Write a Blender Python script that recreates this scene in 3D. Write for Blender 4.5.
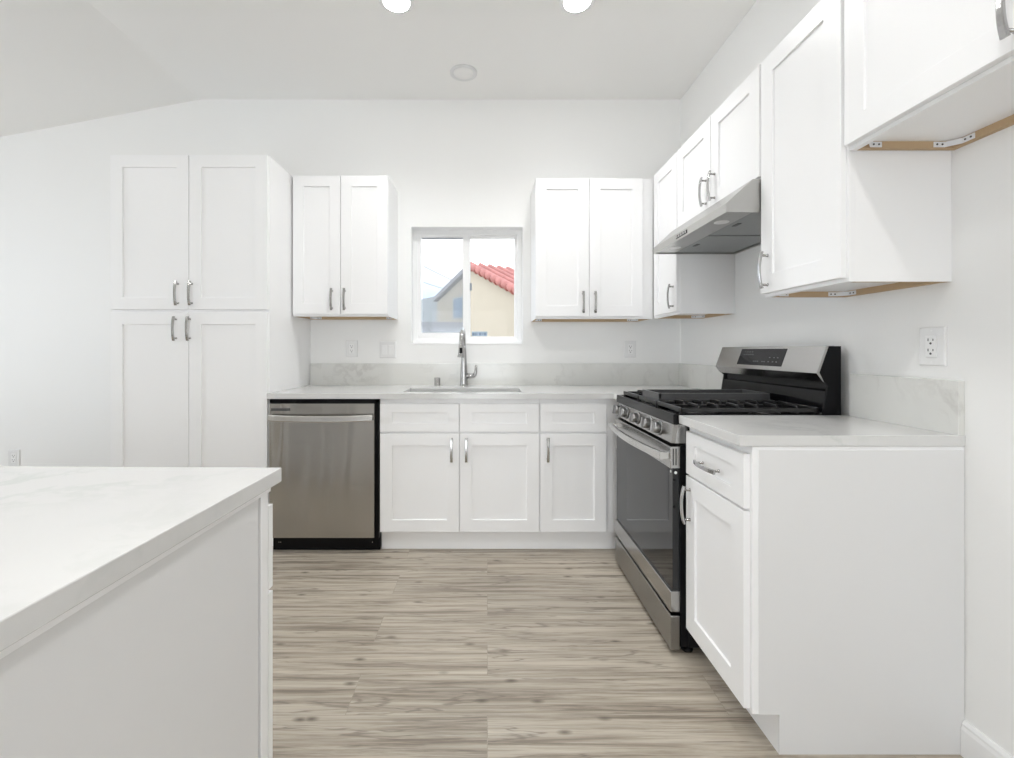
import bpy, bmesh, math, random
from mathutils import Vector, Matrix
for o in list(bpy.data.objects):
    bpy.data.objects.remove(o)
random.seed(4)
S = 0.0254                       # everything below is measured in inches
PI = math.pi
SC = bpy.context.scene
COL = SC.collection

# ------------------------------------------------------------------ camera
EYE = 45.6
cam_d = bpy.data.cameras.new('camera')
cam = bpy.data.objects.new('camera', cam_d)
COL.objects.link(cam)
cam.location = (0, 0, EYE * S)
cam.rotation_euler = (PI / 2, 0, 0)
cam_d.sensor_fit = 'HORIZONTAL'
cam_d.sensor_width = 36
cam_d.lens = 454.3 / 1014 * 36
cam_d.shift_x = (507 - 487.3) / 1014
cam_d.shift_y = -(379 - 350.5) / 1014
cam_d.clip_start = 0.01
cam_d.clip_end = 300
SC.camera = cam

# ------------------------------------------------------------------ sky, light, exposure
CAN_SPOT = 46.0                  # downward beam of each kitchen lamp, watts
CAN_STRENGTH = 40.0              # the two lamps over the kitchen aisle and the added pair behind
LIVING_FILL = 60.0           # unseen lamps added in the living area to brighten the room
FILL_REAR, FILL_LEFT = 36.0, 14.0 # area lamps added at the unseen rear and left windows, watts
SKY_STRENGTH = 2.0
world = bpy.data.worlds.new('overcast_sky')
SC.world = world
world.use_nodes = True
wn = world.node_tree
wn.nodes.clear()
wo = wn.nodes.new('ShaderNodeOutputWorld')
wb = wn.nodes.new('ShaderNodeBackground')
wb.inputs['Strength'].default_value = SKY_STRENGTH
tc = wn.nodes.new('ShaderNodeTexCoord')
mp = wn.nodes.new('ShaderNodeMapping')
mp.inputs['Scale'].default_value = (1.0, 1.0, 2.6)
nz = wn.nodes.new('ShaderNodeTexNoise')
nz.inputs['Scale'].default_value = 3.2
nz.inputs['Detail'].default_value = 6
cr = wn.nodes.new('ShaderNodeValToRGB')
cr.color_ramp.elements[0].position = 0.38
cr.color_ramp.elements[0].color = (0.60, 0.78, 1.0, 1)
cr.color_ramp.elements[1].position = 0.60
cr.color_ramp.elements[1].color = (0.98, 0.99, 1.0, 1)
wn.links.new(tc.outputs['Generated'], mp.inputs['Vector'])
wn.links.new(mp.outputs['Vector'], nz.inputs['Vector'])
wn.links.new(nz.outputs['Fac'], cr.inputs['Fac'])
wn.links.new(cr.outputs['Color'], wb.inputs['Color'])
wn.links.new(wb.outputs['Background'], wo.inputs['Surface'])

SC.view_settings.view_transform = 'Standard'
SC.view_settings.look = 'None'
SC.view_settings.exposure = 0.33
SC.view_settings.gamma = 1.0
SC.view_settings.use_curve_mapping = False
SC.cycles.max_bounces = 14
SC.cycles.diffuse_bounces = 10
SC.cycles.glossy_bounces = 6
SC.cycles.transparent_max_bounces = 12
SC.cycles.sample_clamp_indirect = 8.0

# ------------------------------------------------------------------ materials
def mat(name):
    m = bpy.data.materials.new(name)
    m.use_nodes = True
    return m, m.node_tree, m.node_tree.nodes['Principled BSDF']

def simple(name, col, rough=0.5, metal=0.0, spec=0.5, bump=0.0, bscale=200.0, coat=0.0, vary=0.0):
    m, t, b = mat(name)
    b.inputs['Base Color'].default_value = (*col, 1)
    b.inputs['Roughness'].default_value = rough
    b.inputs['Metallic'].default_value = metal
    b.inputs['Specular IOR Level'].default_value = spec
    b.inputs['Coat Weight'].default_value = coat
    tcn = t.nodes.new('ShaderNodeTexCoord')
    if vary:
        n2 = t.nodes.new('ShaderNodeTexNoise')
        n2.inputs['Scale'].default_value = 3.0
        t.links.new(tcn.outputs['Object'], n2.inputs['Vector'])
        mx = t.nodes.new('ShaderNodeMix')
        mx.data_type = 'RGBA'
        mx.inputs[6].default_value = (*[c * (1 - vary) for c in col], 1)
        mx.inputs[7].default_value = (*[min(1, c * (1 + vary)) for c in col], 1)
        t.links.new(n2.outputs['Fac'], mx.inputs[0])
        t.links.new(mx.outputs[2], b.inputs['Base Color'])
    if bump:
        n = t.nodes.new('ShaderNodeTexNoise')
        n.inputs['Scale'].default_value = bscale
        n.inputs['Detail'].default_value = 4
        bp = t.nodes.new('ShaderNodeBump')
        bp.inputs['Strength'].default_value = bump
        bp.inputs['Distance'].default_value = 0.002
        t.links.new(tcn.outputs['Object'], n.inputs['Vector'])
        t.links.new(n.outputs['Fac'], bp.inputs['Height'])
        t.links.new(bp.outputs['Normal'], b.inputs['Normal'])
    return m

def steel(name, col, rough, axis=0, wave=0.0, aniso=0.0, arot=0.0):
    m, t, b = mat(name)
    b.inputs['Metallic'].default_value = 1.0
    b.inputs['Anisotropic'].default_value = aniso
    b.inputs['Anisotropic Rotation'].default_value = arot
    tcn = t.nodes.new('ShaderNodeTexCoord')
    mpn = t.nodes.new('ShaderNodeMapping')
    sc = [420, 420, 420]
    sc[axis] = 6
    mpn.inputs['Scale'].default_value = sc
    n = t.nodes.new('ShaderNodeTexNoise')
    n.inputs['Scale'].default_value = 1.0
    n.inputs['Detail'].default_value = 3
    r = t.nodes.new('ShaderNodeMapRange')
    r.inputs['To Min'].default_value = rough * 0.94
    r.inputs['To Max'].default_value = rough * 1.06
    c = t.nodes.new('ShaderNodeMix')
    c.data_type = 'RGBA'
    c.inputs[6].default_value = (*[x * 0.985 for x in col], 1)
    c.inputs[7].default_value = (*[min(1, x * 1.015) for x in col], 1)
    t.links.new(tcn.outputs['Object'], mpn.inputs['Vector'])
    t.links.new(mpn.outputs['Vector'], n.inputs['Vector'])
    t.links.new(n.outputs['Fac'], r.inputs['Value'])
    t.links.new(n.outputs['Fac'], c.inputs[0])
    t.links.new(r.outputs['Result'], b.inputs['Roughness'])
    t.links.new(c.outputs[2], b.inputs['Base Color'])
    if wave:
        n2 = t.nodes.new('ShaderNodeTexNoise')
        n2.inputs['Scale'].default_value = 1.0
        n2.inputs['Detail'].default_value = 0
        mw = t.nodes.new('ShaderNodeMapping')
        mw.inputs['Scale'].default_value = (7.0, 7.0, 1.6)
        bp = t.nodes.new('ShaderNodeBump')
        bp.inputs['Strength'].default_value = wave
        bp.inputs['Distance'].default_value = 0.02
        t.links.new(tcn.outputs['Object'], mw.inputs['Vector'])
        t.links.new(mw.outputs['Vector'], n2.inputs['Vector'])
        t.links.new(n2.outputs['Fac'], bp.inputs['Height'])
        t.links.new(bp.outputs['Normal'], b.inputs['Normal'])
    return m

def quartz(name, base, vein, amount):
    m, t, b = mat(name)
    b.inputs['Roughness'].default_value = 0.16
    tcn = t.nodes.new('ShaderNodeTexCoord')
    warp = t.nodes.new('ShaderNodeTexNoise')
    warp.inputs['Scale'].default_value = 2.2
    warp.inputs['Detail'].default_value = 5
    ad = t.nodes.new('ShaderNodeVectorMath')
    ad.operation = 'MULTIPLY_ADD'
    ad.inputs[1].default_value = (0.55, 0.55, 0.55)
    n = t.nodes.new('ShaderNodeTexNoise')
    n.inputs['Scale'].default_value = 2.4
    n.inputs['Detail'].default_value = 7
    n.inputs['Roughness'].default_value = 0.62
    t.links.new(tcn.outputs['Object'], warp.inputs['Vector'])
    t.links.new(warp.outputs['Color'], ad.inputs[0])
    t.links.new(tcn.outputs['Object'], ad.inputs[2])
    t.links.new(ad.outputs['Vector'], n.inputs['Vector'])
    r = t.nodes.new('ShaderNodeValToRGB')          # thin veins where the noise crosses its middle
    r.color_ramp.elements[0].position = 0.465
    r.color_ramp.elements[0].color = (0, 0, 0, 1)
    r.color_ramp.elements[1].position = 0.535
    r.color_ramp.elements[1].color = (0, 0, 0, 1)
    e = r.color_ramp.elements.new(0.5)
    e.color = (1, 1, 1, 1)
    t.links.new(n.outputs['Fac'], r.inputs['Fac'])
    msk = t.nodes.new('ShaderNodeTexNoise')
    msk.inputs['Scale'].default_value = 3.5
    t.links.new(tcn.outputs['Object'], msk.inputs['Vector'])
    mr = t.nodes.new('ShaderNodeMapRange')
    mr.inputs['From Min'].default_value = 0.42
    mr.inputs['From Max'].default_value = 0.7
    mr.inputs['To Max'].default_value = amount
    t.links.new(msk.outputs['Fac'], mr.inputs['Value'])
    mu = t.nodes.new('ShaderNodeMath')
    mu.operation = 'MULTIPLY'
    t.links.new(r.outputs['Color'], mu.inputs[0])
    t.links.new(mr.outputs['Result'], mu.inputs[1])
    c = t.nodes.new('ShaderNodeMix')
    c.data_type = 'RGBA'
    c.inputs[6].default_value = (*base, 1)
    c.inputs[7].default_value = (*vein, 1)
    t.links.new(mu.outputs[0], c.inputs[0])
    t.links.new(c.outputs[2], b.inputs['Base Color'])
    return m

def floor_mat():
    m, t, b = mat('vinyl_plank')
    L = t.links
    N = t.nodes.new
    tcn = N('ShaderNodeTexCoord')
    br = N('ShaderNodeTexBrick')
    br.offset = 0.37
    br.offset_frequency = 2
    br.inputs['Color1'].default_value = (0, 0, 0, 1)
    br.inputs['Color2'].default_value = (1, 1, 1, 1)
    br.inputs['Mortar'].default_value = (0.5, 0.5, 0.5, 1)
    br.inputs['Scale'].default_value = 1.0
    br.inputs['Mortar Size'].default_value = 0.0010
    br.inputs['Mortar Smooth'].default_value = 0.2
    br.inputs['Brick Width'].default_value = 48 * S
    br.inputs['Row Height'].default_value = 7.1 * S
    L.new(tcn.outputs['Object'], br.inputs['Vector'])
    # every plank shifts the grain by its own random amount
    off = N('ShaderNodeVectorMath')
    off.operation = 'MULTIPLY_ADD'
    off.inputs[1].default_value = (7.3, 3.1, 11.0)
    L.new(br.outputs['Color'], off.inputs[0])
    L.new(tcn.outputs['Object'], off.inputs[2])
    mp1 = N('ShaderNodeMapping')
    mp1.inputs['Scale'].default_value = (1.3, 34, 1)
    L.new(off.outputs['Vector'], mp1.inputs['Vector'])
    g1 = N('ShaderNodeTexNoise')                     # broad flowing grain
    g1.inputs['Scale'].default_value = 1.0
    g1.inputs['Detail'].default_value = 7
    g1.inputs['Roughness'].default_value = 0.72
    g1.inputs['Distortion'].default_value = 0.45
    L.new(mp1.outputs['Vector'], g1.inputs['Vector'])
    mp2 = N('ShaderNodeMapping')
    mp2.inputs['Scale'].default_value = (5, 230, 1)
    L.new(off.outputs['Vector'], mp2.inputs['Vector'])
    g2 = N('ShaderNodeTexNoise')                     # fine streaks
    g2.inputs['Scale'].default_value = 1.0
    g2.inputs['Detail'].default_value = 3
    L.new(mp2.outputs['Vector'], g2.inputs['Vector'])
    # dark heart lines running along the plank
    mp3 = N('ShaderNodeMapping')
    mp3.inputs['Scale'].default_value = (0.75, 10.5, 1)
    L.new(off.outputs['Vector'], mp3.inputs['Vector'])
    g3 = N('ShaderNodeTexNoise')
    g3.inputs['Scale'].default_value = 1.3
    g3.inputs['Detail'].default_value = 5
    g3.inputs['Distortion'].default_value = 0.35
    L.new(mp3.outputs['Vector'], g3.inputs['Vector'])
    ln = N('ShaderNodeValToRGB')
    ln.color_ramp.elements[0].position = 0.472
    ln.color_ramp.elements[0].color = (0, 0, 0, 1)
    ln.color_ramp.elements[1].position = 0.494
    ln.color_ramp.elements[1].color = (0, 0, 0, 1)
    e = ln.color_ramp.elements.new(0.482)
    e.color = (1, 1, 1, 1)
    L.new(g3.outputs['Fac'], ln.inputs['Fac'])
    # knots
    mp4 = N('ShaderNodeMapping')
    mp4.inputs['Scale'].default_value = (3.4, 8.0, 1)
    L.new(off.outputs['Vector'], mp4.inputs['Vector'])
    vo = N('ShaderNodeTexVoronoi')
    vo.inputs['Scale'].default_value = 1.5
    L.new(mp4.outputs['Vector'], vo.inputs['Vector'])
    kn = N('ShaderNodeValToRGB')
    kn.color_ramp.elements[0].position = 0.02
    kn.color_ramp.elements[0].color = (1, 1, 1, 1)
    kn.color_ramp.elements[1].position = 0.15
    kn.color_ramp.elements[1].color = (0, 0, 0, 1)
    L.new(vo.outputs['Distance'], kn.inputs['Fac'])
    ramp = N('ShaderNodeValToRGB')
    el = ramp.color_ramp.elements
    el[0].position = 0.38
    el[0].color = (0.17, 0.136, 0.104, 1)
    el[1].position = 0.66
    el[1].color = (0.545, 0.495, 0.415, 1)
    k = el.new(0.45)
    k.color = (0.315, 0.267, 0.212, 1)
    k = el.new(0.53)
    k.color = (0.44, 0.388, 0.316, 1)
    L.new(g1.outputs['Fac'], ramp.inputs['Fac'])
    def mixc(fac_socket, a_socket, col, scale, mode='MIX'):
        mu = N('ShaderNodeMath')
        mu.operation = 'MULTIPLY'
        mu.inputs[1].default_value = scale
        L.new(fac_socket, mu.inputs[0])
        mx = N('ShaderNodeMix')
        mx.data_type = 'RGBA'
        mx.blend_type = mode
        L.new(mu.outputs[0], mx.inputs[0])
        L.new(a_socket, mx.inputs[6])
        mx.inputs[7].default_value = (*col, 1)
        return mx.outputs[2]
    c = mixc(ln.outputs['Color'], ramp.outputs['Color'], (0.13, 0.10, 0.08), 0.8)
    c = mixc(g2.outputs['Fac'], c, (0.60, 0.55, 0.47), 0.25)
    fine = N('ShaderNodeMapRange')
    fine.inputs['From Min'].default_value = 0.55
    fine.inputs['From Max'].default_value = 0.75
    L.new(g2.outputs['Fac'], fine.inputs['Value'])
    c = mixc(fine.outputs['Result'], c, (0.20, 0.165, 0.13), 0.6)
    c = mixc(kn.outputs['Color'], c, (0.10, 0.08, 0.06), 0.85)
    sep = N('ShaderNodeMath')
    sep.operation = 'MULTIPLY_ADD'
    sep.inputs[1].default_value = 0.16
    sep.inputs[2].default_value = 0.92
    L.new(br.outputs['Color'], sep.inputs[0])
    mv = N('ShaderNodeMix')
    mv.data_type = 'RGBA'
    mv.blend_type = 'MULTIPLY'
    mv.inputs[0].default_value = 1.0
    L.new(c, mv.inputs[6])
    L.new(sep.outputs[0], mv.inputs[7])
    c = mixc(br.outputs['Fac'], mv.outputs[2], (0.20, 0.17, 0.145), 0.4)
    L.new(c, b.inputs['Base Color'])
    b.inputs['Roughness'].default_value = 0.36
    bp = N('ShaderNodeBump')
    bp.inputs['Strength'].default_value = 0.12
    bp.inputs['Distance'].default_value = 0.001
    L.new(g2.outputs['Fac'], bp.inputs['Height'])
    L.new(bp.outputs['Normal'], b.inputs['Normal'])
    return m

def emit(name, col, strength):
    m, t, b = mat(name)
    b.inputs['Base Color'].default_value = (0.9, 0.9, 0.9, 1)
    b.inputs['Emission Color'].default_value = (*col, 1)
    b.inputs['Emission Strength'].default_value = strength
    return m

def glass_mat(name, tint=(1, 1, 1), gloss=0.004):
    m = bpy.data.materials.new(name)
    m.use_nodes = True
    t = m.node_tree
    t.nodes.clear()
    o = t.nodes.new('ShaderNodeOutputMaterial')
    mx = t.nodes.new('ShaderNodeMixShader')
    tr = t.nodes.new('ShaderNodeBsdfTransparent')
    tr.inputs['Color'].default_value = (*tint, 1)
    gl = t.nodes.new('ShaderNodeBsdfGlossy')
    gl.inputs['Roughness'].default_value = 0.0
    mx.inputs[0].default_value = gloss
    t.links.new(tr.outputs[0], mx.inputs[1])
    t.links.new(gl.outputs[0], mx.inputs[2])
    t.links.new(mx.outputs[0], o.inputs['Surface'])
    return m

def screen_mat():
    m = bpy.data.materials.new('insect_screen')
    m.use_nodes = True
    t = m.node_tree
    t.nodes.clear()
    o = t.nodes.new('ShaderNodeOutputMaterial')
    mx = t.nodes.new('ShaderNodeMixShader')
    tr = t.nodes.new('ShaderNodeBsdfTransparent')
    df = t.nodes.new('ShaderNodeBsdfDiffuse')
    df.inputs['Color'].default_value = (0.42, 0.46, 0.50, 1)
    mx.inputs[0].default_value = 0.34
    t.links.new(tr.outputs[0], mx.inputs[1])
    t.links.new(df.outputs[0], mx.inputs[2])
    t.links.new(mx.outputs[0], o.inputs['Surface'])
    return m

M = {
    'wall': simple('wall_paint', (0.87, 0.87, 0.862), 0.55, bump=0.12, bscale=90),
    'ceiling': simple('ceiling_paint', (0.86, 0.855, 0.84), 0.8, bump=0.12, bscale=90),
    'trim': simple('trim_paint', (0.86, 0.86, 0.86), 0.35),
    'cab': simple('cabinet_paint', (0.90, 0.90, 0.905), 0.33, vary=0.012),
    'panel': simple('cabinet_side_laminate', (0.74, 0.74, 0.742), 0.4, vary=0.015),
    'ply': simple('raw_plywood', (0.50, 0.36, 0.22), 0.7, bump=0.2, bscale=60, vary=0.15),
    'plastic': simple('white_plastic', (0.85, 0.85, 0.85), 0.3),
    'rim': simple('cover_rim', (0.72, 0.72, 0.72), 0.4),
    'plate': simple('switch_plate', (0.82, 0.82, 0.82), 0.25),
    'bracket': simple('bracket_plastic', (0.80, 0.81, 0.83), 0.4),
    'screw': simple('dark_screw', (0.10, 0.10, 0.10), 0.4, metal=0.6),
    'slot': simple('socket_slot', (0.06, 0.06, 0.06), 0.6),
    'quartz': quartz('quartz_slab', (0.67, 0.668, 0.66), (0.46, 0.50, 0.47), 0.4),
    'splash': quartz('quartz_splash', (0.70, 0.70, 0.675), (0.46, 0.45, 0.43), 0.5),
    'chrome': simple('brushed_nickel', (0.48, 0.475, 0.47), 0.2, metal=1.0),
    'steel_x': steel('stainless_brushed', (0.47, 0.465, 0.455), 0.24, 0),
    'steel_door': steel('stainless_door', (0.47, 0.455, 0.43), 0.16, 2, 0.7, 0.9, 0.25),
    'steel_front': steel('stainless_front', (0.37, 0.367, 0.358), 0.28, 0, 0.15, 0.6, 0.0),
    'knob': simple('knob_metal', (0.34, 0.335, 0.33), 0.28, metal=1.0),
    'steel_bright': steel('stainless_handle', (0.66, 0.655, 0.64), 0.22, 0),
    'steel_sink': steel('sink_steel', (0.26, 0.26, 0.26), 0.35, 0),
    'hood': steel('hood_steel', (0.47, 0.465, 0.45), 0.28, 0),
    'filter': simple('filter_mesh', (0.36, 0.37, 0.37), 0.45, metal=0.7, bump=0.6, bscale=350),
    'enamel': simple('black_enamel', (0.006, 0.006, 0.007), 0.10, spec=0.2),
    'iron': simple('cast_iron', (0.014, 0.014, 0.015), 0.30, spec=0.5, bump=0.25, bscale=250),
    'griddle': simple('griddle_iron', (0.07, 0.07, 0.072), 0.30, bump=0.1, bscale=250),
    'black': simple('black_panel', (0.006, 0.006, 0.007), 0.4, spec=0.15),
    'ovenglass': simple('oven_glass', (0.010, 0.011, 0.013), 0.03, spec=0.5),
    'display': simple('display_glass', (0.012, 0.012, 0.014), 0.08, spec=0.25),
    'mark': simple('display_print', (0.09, 0.095, 0.10), 0.4),
    'floor': floor_mat(),
    'glass': glass_mat('window_glass'),
    'screen': screen_mat(),
    'vinyl': simple('window_vinyl', (0.88, 0.88, 0.88), 0.3),
    'gasket': simple('window_gasket', (0.30, 0.33, 0.37), 0.5),
    'sticker': simple('window_sticker', (0.45, 0.55, 0.66), 0.5),
    'sticker_ink': simple('sticker_print', (0.20, 0.27, 0.36), 0.5),
    'can': emit('lamp_diffuser', (1.0, 1.0, 0.99), CAN_STRENGTH),
    'can_fill': emit('living_fill_diffuser', (1.0, 1.0, 0.99), LIVING_FILL),
    'lens': simple('hood_lamp_lens', (0.90, 0.90, 0.90), 0.3),
    'stucco': simple('stucco', (0.58, 0.50, 0.385), 0.9, bump=0.4, bscale=30, vary=0.05),
    'stucco_grey': simple('grey_stucco', (0.48, 0.50, 0.50), 0.9, bump=0.4, bscale=30, vary=0.05),
    'tile': simple('roof_tile', (0.50, 0.20, 0.17), 0.8, vary=0.3, bump=0.3, bscale=20),
    'tile_pan': simple('roof_tile_pan', (0.55, 0.40, 0.39), 0.8, vary=0.2),
    'fascia': simple('fascia_board', (0.42, 0.40, 0.41), 0.8),
    'block': simple('block_wall', (0.56, 0.56, 0.57), 0.9, bump=0.4, bscale=25, vary=0.06),
    'ground': simple('dry_ground', (0.40, 0.36, 0.30), 0.95, bump=0.4, bscale=10, vary=0.1),
    'wire': simple('cable', (0.34, 0.37, 0.40), 0.7),
    'carpetdoor': simple('door_paint', (0.80, 0.80, 0.79), 0.4),
}

# ------------------------------------------------------------------ mesh helpers (inches)
class MB:
    def __init__(self):
        self.bm = bmesh.new()

    def box(self, x0, x1, y0, y1, z0, z1, bev=0.0, seg=2):
        bm = self.bm
        vs = [bm.verts.new((x, y, z)) for x in (x0, x1) for y in (y0, y1) for z in (z0, z1)]
        q = [(0, 1, 3, 2), (4, 6, 7, 5), (0, 4, 5, 1), (2, 3, 7, 6), (0, 2, 6, 4), (1, 5, 7, 3)]
        fs = [bm.faces.new([vs[i] for i in f]) for f in q]
        if bev:
            es = list({e for f in fs for e in f.edges})
            bmesh.ops.bevel(bm, geom=es, offset=bev, segments=seg, profile=0.5, affect='EDGES')
        return self

    def prism(self, poly, axis, a, b):
        """closed 2-D polygon extruded along an axis from a to b; poly gives the other two coordinates in order"""
        bm = self.bm
        def P(u, v, w):
            return {'x': (w, u, v), 'y': (u, w, v), 'z': (u, v, w)}[axis]
        A = [bm.verts.new(P(u, v, a)) for u, v in poly]
        B = [bm.verts.new(P(u, v, b)) for u, v in poly]
        bm.faces.new(A)
        bm.faces.new(B[::-1])
        n = len(poly)
        for i in range(n):
            bm.faces.new([A[i], B[i], B[(i + 1) % n], A[(i + 1) % n]])
        return self

    def loft(self, rings, cap0=True, cap1=True, smooth=False):
        bm = self.bm
        R = [[bm.verts.new(p) for p in r] for r in rings]
        n = len(R[0])
        for a, b in zip(R, R[1:]):
            for i in range(n):
                f = bm.faces.new([a[i], a[(i + 1) % n], b[(i + 1) % n], b[i]])
                f.smooth = smooth
        if cap0:
            bm.faces.new(R[0][::-1])
        if cap1:
            bm.faces.new(R[-1])
        return self

    def lathe(self, c, prof, n=24, axis='z', smooth=True):
        """prof: list of (radius, height)"""
        rings = []
        for r, h in prof:
            ring = []
            for i in range(n):
                a = 2 * PI * i / n
                u, v = r * math.cos(a), r * math.sin(a)
                p = {'z': (u, v, h), 'y': (u, h, v), 'x': (h, u, v)}[axis]
                ring.append((c[0] + p[0], c[1] + p[1], c[2] + p[2]))
            rings.append(ring)
        return self.loft(rings, True, True, smooth)

    def tube(self, pts, r, n=12, smooth=True):
        """round tube through points; r a number or a list"""
        pts = [Vector(p) for p in pts]
        rs = r if isinstance(r, (list, tuple)) else [r] * len(pts)
        rings = []
        up = Vector((0, 0, 1))
        prev = None
        for i, p in enumerate(pts):
            d = (pts[min(i + 1, len(pts) - 1)] - pts[max(i - 1, 0)]).normalized()
            if prev is None:
                u = d.cross(up)
                if u.length < 0.05:
                    u = d.cross(Vector((0, 1, 0)))
                u.normalize()
            else:
                u = (prev - d * prev.dot(d)).normalized()
            prev = u
            v = d.cross(u)
            rings.append([tuple(p + u * rs[i] * math.cos(2 * PI * k / n) + v * rs[i] * math.sin(2 * PI * k / n)) for k in range(n)])
        return self.loft(rings, True, True, smooth)

    def sweep(self, pts, side, ws, hs):
        """rectangular bar through points: 'side' is the constant width direction"""
        pts = [Vector(p) for p in pts]
        side = Vector(side).normalized()
        rings = []
        for i, p in enumerate(pts):
            d = (pts[min(i + 1, len(pts) - 1)] - pts[max(i - 1, 0)]).normalized()
            nrm = d.cross(side).normalized()
            w = ws[i] if isinstance(ws, (list, tuple)) else ws
            h = hs[i] if isinstance(hs, (list, tuple)) else hs
            c = 0.28
            ring = []
            for su, sv in ((1, 1 - c), (1 - c, 1), (c - 1, 1), (-1, 1 - c), (-1, c - 1), (c - 1, -1), (1 - c, -1), (1, c - 1)):
                ring.append(tuple(p + side * (w / 2) * su + nrm * (h / 2) * sv))
            rings.append(ring)
        return self.loft(rings, True, True, False)

    def build(self, name, m, parent=None):
        bm = self.bm
        bmesh.ops.recalc_face_normals(bm, faces=bm.faces[:])
        bmesh.ops.scale(bm, vec=(S, S, S), verts=bm.verts[:])
        me = bpy.data.meshes.new(name)
        bm.to_mesh(me)
        bm.free()
        o = bpy.data.objects.new(name, me)
        me.materials.append(M[m] if isinstance(m, str) else m)
        COL.objects.link(o)
        if parent is not None:
            o.parent = parent
        return o

def build_multi(name, pieces, parent=None):
    """one mesh object from several shapes of different materials"""
    me = bpy.data.meshes.new(name)
    bm = bmesh.new()
    for i, (mb, m) in enumerate(pieces):
        bmesh.ops.recalc_face_normals(mb.bm, faces=mb.bm.faces[:])
        vm = {v: bm.verts.new(v.co * S) for v in mb.bm.verts}
        for f in mb.bm.faces:
            g = bm.faces.new([vm[v] for v in f.verts])
            g.smooth = f.smooth
            g.material_index = i
        me.materials.append(M[m])
        mb.bm.free()
    bm.to_mesh(me)
    bm.free()
    o = bpy.data.objects.new(name, me)
    COL.objects.link(o)
    if parent is not None:
        o.parent = parent
    return o

def ring(mb, x0, x1, z0, z1, wl, wr, wb, wt, y0, y1, b=0.06):
    """a closed rectangular frame"""
    def q(ins, y, inner):
        if inner:
            return [(x0 + wl - ins, y, z0 + wb - ins), (x1 - wr + ins, y, z0 + wb - ins), (x1 - wr + ins, y, z1 - wt + ins), (x0 + wl - ins, y, z1 - wt + ins)]
        return [(x0 + ins, y, z0 + ins), (x1 - ins, y, z0 + ins), (x1 - ins, y, z1 - ins), (x0 + ins, y, z1 - ins)]
    rs = [q(0, y1, False), q(0, y0 + b, False), q(b, y0, False), q(b, y0, True), q(0, y0 + b, True), q(0, y1, True)]
    rs.append(rs[0])
    mb.loft(rs, False, False)
    return mb

def rect(x0, x1, z0, z1, y, ins=0.0):
    return [(x0 + ins, y, z0 + ins), (x1 - ins, y, z0 + ins), (x1 - ins, y, z1 - ins), (x0 + ins, y, z1 - ins)]

def tag(o, label, cat, group=None):
    o['label'] = label
    o['category'] = cat
    if group:
        o['group'] = group
    return o

def thing(name, label, cat, loc, rz=0.0, group=None):
    o = bpy.data.objects.new(name, None)
    o.empty_display_size = 0.05
    COL.objects.link(o)
    o.location = tuple(c * S for c in loc)
    o.rotation_euler = (0, 0, rz)
    return tag(o, label, cat, group)

def struct(o):
    o['kind'] = 'structure'
    return o

def copy_tree(o, parent=None):
    c = o.copy()
    COL.objects.link(c)
    if parent is not None:
        c.parent = parent
    for ch in list(o.children):
        copy_tree(ch, c)
    return c

RIGHT = -PI / 2                  # things on the right wall face -X: local +x runs towards the camera, local +y to the wall

# key planes (inches)
XW, YB, HC, XBREAK, SLOPE = 53.93, 126.9, 115.7, -80.3, 0.188
XL, YREAR = -185.0, -150.0
BOTTOM_R, TOP_R = 53.6, 89.0     # wall cabinets right of the window
BOTTOM_L, TOP_L = 54.2, 89.7     # wall cabinet left of the window

# ------------------------------------------------------------------ room shell
struct(MB().box(XL - 6, XW + 6, YREAR - 6, YB + 6, -4, 0).build('floor', 'floor'))
def ceil_z(x):
    return HC if x >= XBREAK else HC - SLOPE * (XBREAK - x)
ce = MB()
xr, xl2 = XW + 6, XL - 6
ce.prism([(xr, HC), (xr, HC + 8), (XBREAK, HC + 8), (xl2, ceil_z(xl2) + 8), (xl2, ceil_z(xl2)), (XBREAK, HC)], 'y', YREAR - 6, YB + 6)
struct(ce.build('ceiling', 'ceiling'))
# back wall with the window opening
WX0, WX1, WZ0, WZ1 = -21.5, 10.15, 47.3, 80.4
w = MB()
zt = HC + 4
w.box(WX1, XW + 6, YB, YB + 6, 0, zt)
w.box(WX0, WX1, YB, YB + 6, 0, WZ0)
w.box(WX0, WX1, YB, YB + 6, WZ1, zt)
w.prism([(XL - 6, 0), (WX0, 0), (WX0, zt), (XBREAK, zt), (XL - 6, ceil_z(XL - 6) + 4)], 'y', YB, YB + 6)
struct(w.build('wall_back', 'wall'))
struct(MB().box(XW, XW + 6, YREAR, YB, 0, zt).build('wall_right', 'wall'))
# unseen left and rear walls, their window openings placed for the light
LW = (4.0, 92.0, 20.0, 84.0)
w = MB()
lz = ceil_z(XL)
w.box(XL - 6, XL, YREAR, LW[0], 0, lz + 2)
w.box(XL - 6, XL, LW[1], YB, 0, lz + 2)
w.box(XL - 6, XL, LW[0], LW[1], 0, LW[2])
w.box(XL - 6, XL, LW[0], LW[1], LW[3], lz + 2)
struct(w.build('wall_left', 'wall'))
RW = (-52.0, 20.0, 0.0, 84.0)
w = MB()
w.box(RW[1], XW, YREAR - 6, YREAR, 0, zt)
w.prism([(XL, 0), (RW[0], 0), (RW[0], zt), (XBREAK, zt), (XL, lz + 4)], 'y', YREAR - 6, YREAR)
w.box(RW[0], RW[1], YREAR - 6, YREAR, RW[3], zt)
struct(w.build('wall_rear', 'wall'))

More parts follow.
